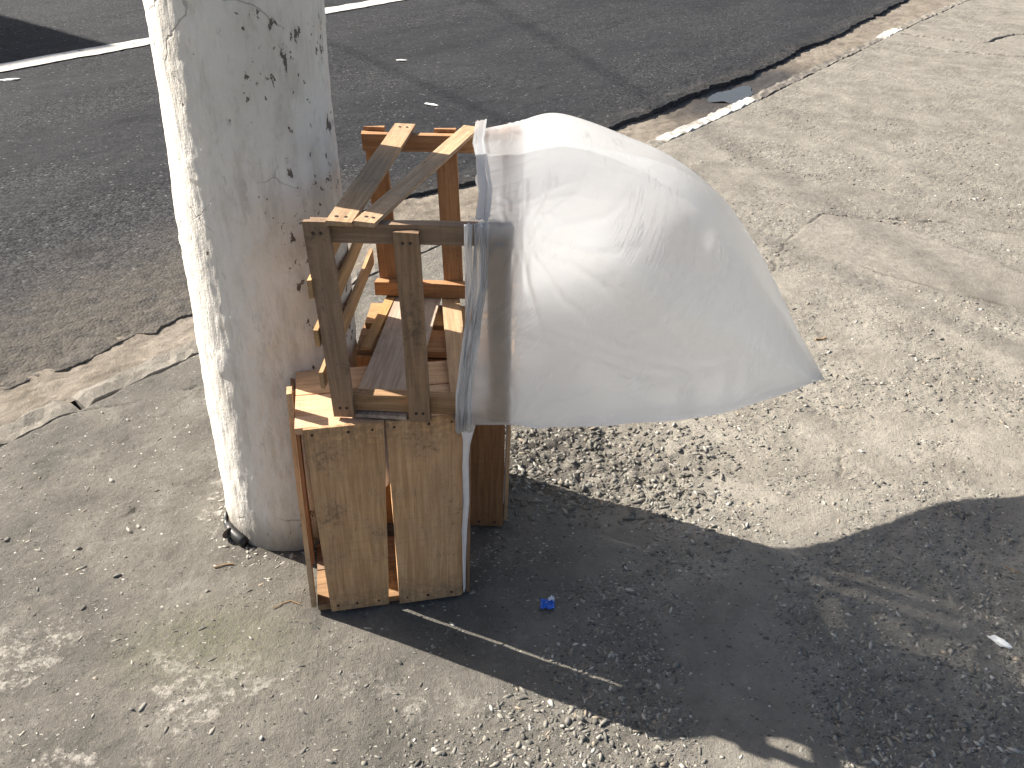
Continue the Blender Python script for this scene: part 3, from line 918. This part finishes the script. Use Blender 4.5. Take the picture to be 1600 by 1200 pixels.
# end panels: top and bottom
plank('end_board', fc, P(.0, .058, CH - .008), P(.325, .058, CH - .008), V_(0, 1, 0), .112, None, .015, 'wood_yellow')
plank('end_board', fc, P(.002, .162, CH - .0085), P(.325, .160, CH - .0075), V_(0, 1, 0), .088, None, .015, 'wood_yellow')
plank('end_board', fc, P(.002, .055, .008), P(.323, .055, .008), V_(0, 1, 0), .106, None, .015, 'wood_old')
plank('end_board', fc, P(.002, .155, .008), P(.323, .155, .008), V_(0, 1, 0), .086, None, .015, 'wood_old')
# inner corner strips
for (x, y) in ((.044, .012), (.030, .19), (.30, .014), (.30, .188)):
    plank('corner_strip', fc, P(x, y, .017), P(x - (.012 if x < .1 else 0), y, CH - .017), V_(1, 0, 0), .022, None, .016, 'wood_red')
# leaning slat on the pole side
plank('side_slat', fc, P(-.006, .022, .008), P(-.006, .060, .532), V_(0, 1, 0), .034, .026, .010, 'wood_tan', bow=.002)
plank('side_slat', fc, P(-.006, .165, .006), P(-.006, .170, .475), V_(0, 1, 0), .05, .05, .008, 'wood_red')
# right-hand boards
plank('side_board', fc, P(.329, .045, .004), P(.329, .043, CH), V_(0, 1, 0), .088, None, .007, 'wood_red')
plank('side_board', fc, P(.329, .150, .004), P(.329, .150, CH), V_(0, 1, 0), .09, None, .007, 'wood_red')

def crumpled(name, parent, pts_l, pts_r, mat, amp=.004, nw=5, sub=6, seed=0):
    """A thin sheet strung between two polylines."""
    V, F = [], []
    def samp(pl, f):
        g = f * (len(pl) - 1); i = min(int(g), len(pl) - 2); q = g - i
        return Vector(pl[i]).lerp(Vector(pl[i + 1]), q)
    rows = sub * (len(pts_l) - 1) + 1
    for i in range(rows):
        f = i / (rows - 1)
        a, b = samp(pts_l, f), samp(pts_r, f)
        nd = (b - a).cross(Vector((0, 0, 1)))
        nd = nd.normalized() if nd.length > 1e-6 else Vector((0, 1, 0))
        for j in range(nw + 1):
            g = j / nw
            q = a.lerp(b, g)
            V.append(q + nd * amp * mnoise.noise(Vector((f * 9 + seed, g * 3, seed * 1.7))) + nd * amp * .6 * math.sin(g * 9 + f * 4))
    F = [(i * (nw + 1) + j, i * (nw + 1) + j + 1, (i + 1) * (nw + 1) + j + 1, (i + 1) * (nw + 1) + j) for i in range(rows - 1) for j in range(nw)]
    me = mesh_from(name, V, F)
    o = link(name, me, M[mat], parent, Matrix.Identity(4), True)
    md = o.modifiers.new('thickness', 'SOLIDIFY'); md.thickness = .0006
    return o
crumpled('paper_liner', fc, [P(.150, .012, .482 - .02), P(.150, .014, .36), P(.152, .016, .30)], [P(.180, .012, .482 - .02), P(.18, .016, .36), P(.182, .02, .33)], 'paper', .004, seed=2)
crumpled('paper_liner', fc, [P(.316, .003, .47), P(.317, .001, .3), P(.315, .003, .15), P(.317, .003, .02)], [P(.3235, -.001, .47), P(.3245, .001, .3), P(.322, .002, .15), P(.323, .002, .02)], 'paper', .002, seed=5)

# ------------------------------------------------------------------ lower crate behind
P, V_ = frame((-.343, 1.662, .003), 0.0)
rc = empty('fruit_crate', P(.17, .11, 0))
tag(rc, 'reddish brown wooden crate on end behind the yellow one, right side lined with paper', 'crate', 'stacked wooden fruit crates')
RW, RD = .343, .222
plank('front_board', rc, P(.294, -.004, .0), P(.290, -.004, CH - .002), V_(1, 0, 0), .076, .082, .007, 'wood_red', [(.03, -.5, 1), (.03, .5, 1), (.97, -.5, 1), (.97, .5, 1)])
plank('front_board', rc, P(.190, -.004, .0), P(.190, -.004, .44), V_(1, 0, 0), .10, None, .007, 'wood_red')
plank('front_board', rc, P(.065, -.004, .0), P(.065, -.004, CH - .012), V_(1, 0, 0), .12, None, .007, 'wood_orange')
plank('side_board', rc, P(RW - .004, .035, .012), P(RW - .002, .035, CH), V_(0, 1, 0), .065, None, .008, 'wood_tan')
plank('side_board', rc, P(RW - .004, .145, .004), P(RW - .003, .145, CH), V_(0, 1, 0), .148, None, .008, 'wood_tan')
plank('end_board', rc, P(.002, .052, CH - .012), P(RW - .010, .054, CH - .010), V_(0, 1, 0), .094, None, .014, 'wood_orange')
plank('end_board', rc, P(.006, .166, CH - .006), P(RW - .010, .163, CH - .004), V_(0, 1, 0), .098, None, .014, 'wood_tan')
plank('end_board', rc, P(.002, .11, .010), P(RW - .010, .11, .010), V_(0, 1, 0), .20, None, .014, 'wood_red')
plank('edge_strip', rc, P(.004, .012, CH - .034), P(RW - .012, .012, CH - .034), V_(0, 1, 0), .022, None, .024, 'wood_red')
plank('side_board', rc, P(-.002, .16, .004), P(-.002, .16, CH - .03), V_(0, 1, 0), .09, None, .008, 'wood_red')
plank('back_board', rc, P(.08, RD, .004), P(.08, RD, CH - .02), V_(1, 0, 0), .13, None, .008, 'wood_tan')
plank('back_board', rc, P(.25, RD, .004), P(.25, RD, CH - .02), V_(1, 0, 0), .13, None, .008, 'wood_tan')
crumpled('paper_liner', rc, [P(.330, .004, .47), P(.331, .002, .33), P(.333, .004, .2), P(.332, .004, .06)], [P(.337, .012, .47), P(.337, .012, .33), P(.337, .016, .2), P(.336, .012, .1)], 'paper', .003, seed=9)

# ------------------------------------------------------------------ upper open crate
UY, UP, UR = math.radians(-1.663), math.radians(.766), math.radians(-1.088)
P, V_ = frame((-.344, 1.396, .498), UY, UP, UR)
uc = empty('open_crate', P(.17, .258, 0))
tag(uc, 'open slatted wooden crate frame on top of the two others, plastic bag over one end', 'crate', 'stacked wooden fruit crates')
W_, L_, H_ = .345, .516, .386
two = [(.05, -.3, 1), (.05, .35, 1), (.95, -.3, 1), (.95, .3, 1)]
# front frame: rails behind, three posts in front
plank('rail', uc, P(.0, .023, H_ - .019), P(W_, .023, H_ - .019), V_(0, 0, 1), .036, None, .020, 'wood_old', jag=.003)
plank('rail', uc, P(.018, .023, .021), P(W_, .023, .018), V_(0, 0, 1), .036, .038, .020, 'wood_old', jag=.003)
plank('post', uc, P(.028, .006, -.004), P(.016, .006, H_ + .004), V_(1, 0, 0), .040, .043, .012, 'wood_old', two)
plank('post', uc, P(.172, .006, -.010), P(.166, .006, H_ - .010), V_(1, 0, 0), .040, .042, .012, 'wood_old', two)
plank('post', uc, P(.324, .006, -.002), P(.322, .006, H_ - .008), V_(1, 0, 0), .040, .043, .012, 'wood_old', two)
# rear frame: rails toward us, posts behind
plank('rail', uc, P(.0, L_ - .024, H_ - .019), P(W_, L_ - .024, H_ - .019), V_(0, 0, 1), .036, None, .020, 'wood_orange', jag=.003)
plank('rail', uc, P(.004, L_ - .024, .020), P(W_, L_ - .024, .018), V_(0, 0, 1), .035, None, .020, 'wood_orange', jag=.003)
for x0, x1 in ((.036, .024), (.186, .176), (.325, .322)):
    plank('post', uc, P(x0, L_ - .007, -.002), P(x1, L_ - .007, H_ + .007), V_(1, 0, 0), .044, .046, .011, 'wood_orange')
# top slats, one pulled askew
plank('top_slat', uc, P(.056, -.004, H_ + .004), P(.088, L_ + .012, H_ + .005), V_(1, 0, 0), .046, .044, .008, 'wood_tan', [(.04, -.4, 1), (.04, .3, 1), (.955, -.3, 1), (.955, .4, 1)], bow=.001)
plank('top_slat', uc, P(.098, -.003, H_ + .004), P(.232, L_ + .006, H_ + .005), V_(1, 0, 0), .036, .036, .008, 'wood_tan', [(.04, -.3, 1), (.04, .4, 1)])
# slats on the pole side
for z0, z1 in ((.268, .280), (.170, .185), (.080, .088)):
    plank('side_slat', uc, P(-.0045, -.006, z0), P(-.0045, L_ - .004, z1), V_(0, 0, 1), .036, .038, .008, 'wood_tan')
# floor pieces under the rails
plank('floor_board', uc, P(.090, .004, -.0045), P(.104, L_ - .004, -.0045), V_(1, 0, 0), .112, .104, .007, 'wood_plank')
plank('floor_slat', uc, P(.254, .004, -.0045), P(.176, L_ - .004, -.0045), V_(1, 0, 0), .040, .042, .007, 'wood_tan')
plank('floor_slat', uc, P(.022, .25, -.004), P(.040, L_ - .004, -.0045), V_(1, 0, 0), .02, .022, .006, 'wood_tan')

# ------------------------------------------------------------------ plastic bag
def build_bag():
    K = np.array([  # s,   x,    yf,    yr,    zt,   zb,   p
        (0.00, -.070, 1.3735, 1.918, .9035, .4835, 16),
        (0.12, .000, 1.3715, 1.930, .926, .4825, 12),
        (0.27, .085, 1.356, 1.975, .955, .472, 6.5),
        (0.45, .210, 1.345, 2.065, .938, .456, 3.6),
        (0.62, .325, 1.346, 2.135, .895, .444, 2.8),
        (0.80, .440, 1.362, 2.195, .805, .468, 2.4),
        (0.93, .530, 1.385, 2.225, .690, .540, 2.2),
        (1.00, .572, 1.400, 2.250, .6135, .6105, 2.0)])
    nu, nv = 150, 320
    s = np.linspace(0, 1, nu)
    # smooth interpolation (Catmull-Rom through the stations)
    def cr(col):
        xs, ys = K[:, 0], K[:, col]
        m = np.gradient(ys, xs)
        i = np.clip(np.searchsorted(xs, s) - 1, 0, len(xs) - 2)
        h = xs[i + 1] - xs[i]; q = (s - xs[i]) / h
        return (2 * q ** 3 - 3 * q ** 2 + 1) * ys[i] + (q ** 3 - 2 * q ** 2 + q) * h * m[i] + (-2 * q ** 3 + 3 * q ** 2) * ys[i + 1] + (q ** 3 - q ** 2) * h * m[i + 1]
    x, yf, yr, zt, zb, pw = (cr(c) for c in range(1, 7))
    v = np.arange(nv) / nv
    # rectangle-perimeter parametrisation so that corners keep vertices
    a0, b0 = .27, .21
    per = 4 * (a0 + b0)
    d = v * per
    yy = np.where(d < 2 * a0, -a0 + d, np.where(d < 2 * a0 + 2 * b0, a0, np.where(d < 4 * a0 + 2 * b0, a0 - (d - 2 * a0 - 2 * b0), -a0)))
    zz = np.where(d < 2 * a0, -b0, np.where(d < 2 * a0 + 2 * b0, -b0 + (d - 2 * a0), np.where(d < 4 * a0 + 2 * b0, b0, b0 - (d - 4 * a0 - 2 * b0))))
    th = np.arctan2(zz / b0, yy / a0)
    S, TH = np.meshgrid(s, th, indexing='ij')
    Pw = pw[:, None]
    rr = 1 / (np.abs(np.cos(TH)) ** Pw + np.abs(np.sin(TH)) ** Pw) ** (1 / Pw)
    cy, cz = rr * np.cos(TH), rr * np.sin(TH)
    Yc, A_ = ((yf + yr) / 2)[:, None], ((yr - yf) / 2)[:, None]
    zmid = (zb + (zt - zb) * np.interp(s, [0, .5, 1], [.5, .45, .5]))[:, None]
    up_ = zt[:, None] - zmid; dn = zmid - zb[:, None]
    Yg = Yc + A_ * cy
    Zg = zmid + np.where(cz > 0, up_ * cz, dn * cz)
    Xg = x[:, None] + 0 * TH
    # slanting seam: far corner hangs back; seam sags a little
    Xg = Xg - smooth(.5, 1, S) * (cy * .5 + .5) * .055 + smooth(.6, 1, S) * (1 - cy ** 2) * .02
    Zg = Zg - smooth(.75, 1, S) * (1 - cy ** 2) * .018 + smooth(.6, 1, S) * (cy * .5 + .5) * .02
    Zg = Zg - smooth(.15, .6, S) * smooth(1, .9, S) * np.clip(cy + .15, 0, 1) * np.clip(cz * 2, 0, 1) * .055
    # loose mouth edge
    mo = np.interp(v, [0, .1, .28, .5, .56, .72, .85, .96, 1], [-.030, .0, .004, -.015, -.022, .0, .014, -.018, -.030])
    Xg = Xg + mo[None] * smooth(.10, 0, S) + smooth(.12, 0, S) * (fbm(v * 34, v * 0, 601, 3) - .5)[None] * .010
    # folds: fans running out of the two front corner posts and the top rear corner, then long soft diagonal creases
    nrm_y = np.cos(TH); nrm_z = np.sin(TH)
    disp = np.zeros_like(Xg)
    front = smooth(-.35, -.75, cy); top = smooth(.3, .8, cz)
    for (fx, fz, fq, am, rad, sd_) in ((.0, .885, 17, .0060, .13, 1), (.0, .50, 15, .0060, .12, 2), (-.05, .70, 10, .003, .08, 3)):
        dx, dz = Xg - fx, Zg - fz
        ang = np.arctan2(dz, dx); dist = np.hypot(dx, dz)
        f = np.abs(np.sin(ang * fq * .5 + 3 * fbm(dist * 9, ang * 2, 610 + sd_, 2)))
        disp += front * am * (1 - f) ** 3 * smooth(rad * 2.0, rad * .3, dist) * smooth(.012, .05, dist)
    for (fx, fy, fq, am, rad) in ((-.01, 1.39, 16, .0035, .09), (-.06, 1.90, 14, .004, .08)):
        dx, dy = Xg - fx, Yg - fy
        ang = np.arctan2(dy, dx); dist = np.hypot(dx, dy)
        f = np.abs(np.sin(ang * fq * .5 + 3 * fbm(dist * 9, ang * 2, 640, 2)))
        disp += top * am * (1 - f) ** 3 * smooth(rad * 2, rad * .3, dist) * smooth(.012, .05, dist)
    ca, sa = math.cos(1.02), math.sin(1.02)
    q1 = Xg * ca + Zg * sa; q2 = -Xg * sa + Zg * ca
    n1 = fbm(q1 * 3.0, q2 * 26, 660, 3)
    disp += front * .0014 * smooth(.05, 0, np.abs(n1 - .5)) * smooth(.10, .3, S) * smooth(.98, .7, S) * smooth(.35, .6, fbm(Xg * 6, Zg * 6, 665, 2))
    disp += (fbm(Xg * 5 + Yg * 3, Zg * 5 - Yg * 2, 670, 2) - .5) * .010 * smooth(.12, .4, S) * smooth(1.0, .8, S)
    # tight gathers near the mouth where the film is pulled round the frame
    gat = fbm(v * 150, v * 0 + .2, 680, 2)[None] - .5
    disp += gat * .008 * smooth(.22, .02, S) * (cy > -2)
    disp = np.where(S < .14, np.maximum(disp, -.0015), disp)
    Yg = Yg + nrm_y * disp; Zg = Zg + nrm_z * disp
    V = np.stack([Xg, Yg, Zg], -1).reshape(-1, 3)
    i = np.arange(nu * nv).reshape(nu, nv)
    j = np.roll(i, -1, axis=1)
    Q = np.stack([i[:-1], j[:-1], j[1:], i[1:]], -1).reshape(-1, 4)
    return np_mesh('film', V, Q)
bag = empty('plastic_bag', (0, 1.64, .49))
tag(bag, 'large milky white plastic bag pulled over the upper crate and blown out sideways', 'bag')
film = link('film', build_bag(), M['film'], bag, Matrix.Identity(4), True)
# film bunched along the mouth
for k, (xa, xb, w) in enumerate(((-.050, -.086, .008), (-.060, -.076, .016), (-.070, -.100, .006), (-.078, -.092, .009), (-.056, -.097, .004))):
    crumpled('gathered_hem', bag, [(xa - w / 2 + random.uniform(-.006, .006), 1.3705 - .0018 * k, .905), (xa - w * .7, 1.3695 - .0018 * k, .80), ((xa + xb) / 2 - w / 2 + random.uniform(-.008, .008), 1.370 - .0018 * k, .68), (xb - w * .4, 1.3705 - .0018 * k, .57), (xb - w / 2, 1.372 - .0018 * k, .487)],
             [(xa + w / 2, 1.3705 - .0018 * k, .907), (xa + w * .4, 1.3695 - .0018 * k, .80), ((xa + xb) / 2 + w / 2, 1.370 - .0018 * k, .68), (xb + w * .5 + random.uniform(-.006, .006), 1.3705 - .0018 * k, .57), (xb + w / 2, 1.372 - .0018 * k, .489)], 'film', .0065, 7, 14, 30 + k)
for k, (xa, xb, w) in enumerate(((-.094, -.052, .007), (-.084, -.062, .015), (-.076, -.048, .005))):
    crumpled('gathered_hem', bag, [(xa - w / 2, 1.926, .9085 + .002 * k), (xa - w * .3, 1.78, .9075 + .003 * k), ((xa + xb) / 2 - w * .6, 1.64, .908 + .003 * k), (xb - w / 2, 1.50, .9075 + .003 * k), (xb - w / 2, 1.374, .907 + .003 * k)],
             [(xa + w / 2, 1.926, .911 + .002 * k), (xa + w * .6, 1.78, .909 + .003 * k), ((xa + xb) / 2 + w / 2, 1.64, .911 + .003 * k), (xb + w * .4, 1.50, .909 + .003 * k), (xb + w / 2, 1.374, .907 + .003 * k)], 'film', .0055, 7, 14, 50 + k)
crumpled('hanging_strip', bag, [(-.099, 1.398, .490), (-.090, 1.407, .44), (-.093, 1.412, .37), (-.090, 1.414, .28), (-.0945, 1.414, .20), (-.092, 1.414, .10), (-.090, 1.414, .02)],
         [(-.066, 1.396, .488), (-.078, 1.404, .43), (-.081, 1.412, .38), (-.079, 1.416, .28), (-.0835, 1.416, .20), (-.0855, 1.416, .12), (-.0865, 1.416, .03)], 'paper', .003, 4, 8, 3)

# ------------------------------------------------------------------ litter
def chunk(name, mat, cx, cy, rx, ry, rz, seed, label, cat, yaw=0, lift=0, n1=9, n2=14, amp=.35):
    V, F = [], []
    for i in range(n1 + 1):
        a = math.pi * i / n1
        for k in range(n2):
            b = 2 * math.pi * k / n2
            d = Vector((math.sin(a) * math.cos(b), math.sin(a) * math.sin(b), math.cos(a)))
            q = 1 + amp * mnoise.noise(d * 2.1 + Vector((seed, 0, 0))) + amp * .5 * mnoise.noise(d * 5 + Vector((seed, 3, 0)))
            V.append((d.x * rx * q, d.y * ry * q, d.z * rz * q))
    for i in range(n1):
        for k in range(n2):
            F.append((i * n2 + k, (i + 1) * n2 + k, (i + 1) * n2 + (k + 1) % n2, i * n2 + (k + 1) % n2))
    me = mesh_from(name, V, F)
    mw = Matrix.Translation((cx, cy, ground_z(cx, cy) + rz * .75 + lift)) @ Matrix.Rotation(yaw, 4, 'Z')
    return tag(link(name, me, M[mat], None, mw), label, cat)
# crumpled blue wrapper with a silver corner
bw = empty('crumpled_wrapper', (.095, 1.403, ground_z(.095, 1.403)))
tag(bw, 'small crumpled blue and silver wrapper lying in the dark shadow', 'wrapper')
def wrapper_piece(name, mat, ox, oy, r, seed, oz):
    V, F = [], []
    n = 7
    for i in range(n):
        for j in range(n):
            a, b = i / (n - 1) - .5, j / (n - 1) - .5
            q = Vector((a * 4 + seed, b * 4, seed))
            V.append((ox + a * 2 * r + .004 * mnoise.noise(q), oy + b * 2 * r * .9 + .004 * mnoise.noise(q + Vector((5, 5, 5))), oz + .009 * abs(mnoise.noise(q * 1.3)) + .007 * (.5 - abs(a)) + .001))
    F = [(i * n + j, (i + 1) * n + j, (i + 1) * n + j + 1, i * n + j + 1) for i in range(n - 1) for j in range(n - 1)]
    o = link(name, mesh_from(name, V, F), M[mat], bw)
    md = o.modifiers.new('thickness', 'SOLIDIFY'); md.thickness = .0005
wrapper_piece('foil', 'blue', 0, 0, .0155, 4, .002)
wrapper_piece('foil', 'silver', .008, .009, .0065, 8, .010)
chunk('paper_scrap', 'white', 1.067, 1.345, .024, .009, .006, 3, 'small crumpled white paper scrap on the ground at far right', 'paper scrap', -.75, .001)
# black rubber stub at the foot of the pole
rs = empty('rubber_stub', (-.637, 1.585, ground_z(-.637, 1.585)))
tag(rs, 'short black rubber tube stub wedged at the foot of the white pole', 'tube')
V, F = tube([(-.030, .028, .018), (-.018, .012, .015), (.0, -.004, .012), (.016, -.016, .010), (.026, -.022, .008)], [.009, .012, .0135, .014, .010], 12)
link('tube_body', mesh_from('tube_body', V, F), M['rubber'], rs, smooth_=True)
V, F = tube([(-.040, .060, .03), (-.041, .050, .016), (-.037, .038, .012), (-.030, .028, .014)], [.005, .006, .0065, .007], 8)
link('tube_tail', mesh_from('tube_tail', V, F), M['rubber'], rs, smooth_=True)
V, F = tube([(-.024, .004, .014), (-.0215, .0015, .0138)], [.0155, .0155], 14)
link('collar', mesh_from('collar', V, F), M['kerb_dark'], rs)
# straws and twigs
for pts, r, lab in (([(-.664, 1.487), (-.645, 1.496), (-.624, 1.501)], .0016, 'short pale wood splinter on the pavement in front of the pole'),
                    ([(-.500, 1.366), (-.483, 1.382), (-.467, 1.390), (-.444, 1.381)], .0009, 'thin curved dry straw on the pavement left of the yellow crate'),
                    ([(1.182, 1.582), (1.208, 1.556)], .0014, 'thin dark twig at the right edge of the pavement'),
                    ([(1.02, 2.655), (1.045, 2.662), (1.06, 2.672)], .003, 'reddish brown dry leaf stalk beside the tip of the bag')):
    V, F = tube([(a, b, ground_z(a, b) + r + .001) for a, b in pts], r, 6)
    o = link('dry_twig', mesh_from('dry_twig', V, F), M['twig'])
    tag(o, lab, 'twig', 'bits of twig and straw on the pavement')
# bright scraps on the road
for k, (x, y, lx, ly, yaw, lab) in enumerate(((-.529, 5.332, .05, .017, -.5, 'pale scrap on the road just behind the upper crate'), (-.502, 6.472, .05, .015, -.2, 'white scrap on the road nearest the lane line, right of the pole'),
                                         (-3.141, 5.571, .06, .02, .5, 'white scrap on the road below the lane line at far left'), (-.842, 6.402, .04, .014, .1, 'pale scrap on the road close to the right edge of the pole'))):
    o = chunk('road_scrap', 'white', x, y, lx, ly, .004, 20 + k, lab, 'scrap', yaw, .006, 5, 9)
    o['group'] = 'scraps lying on the asphalt'
print('stones', N_STONES)
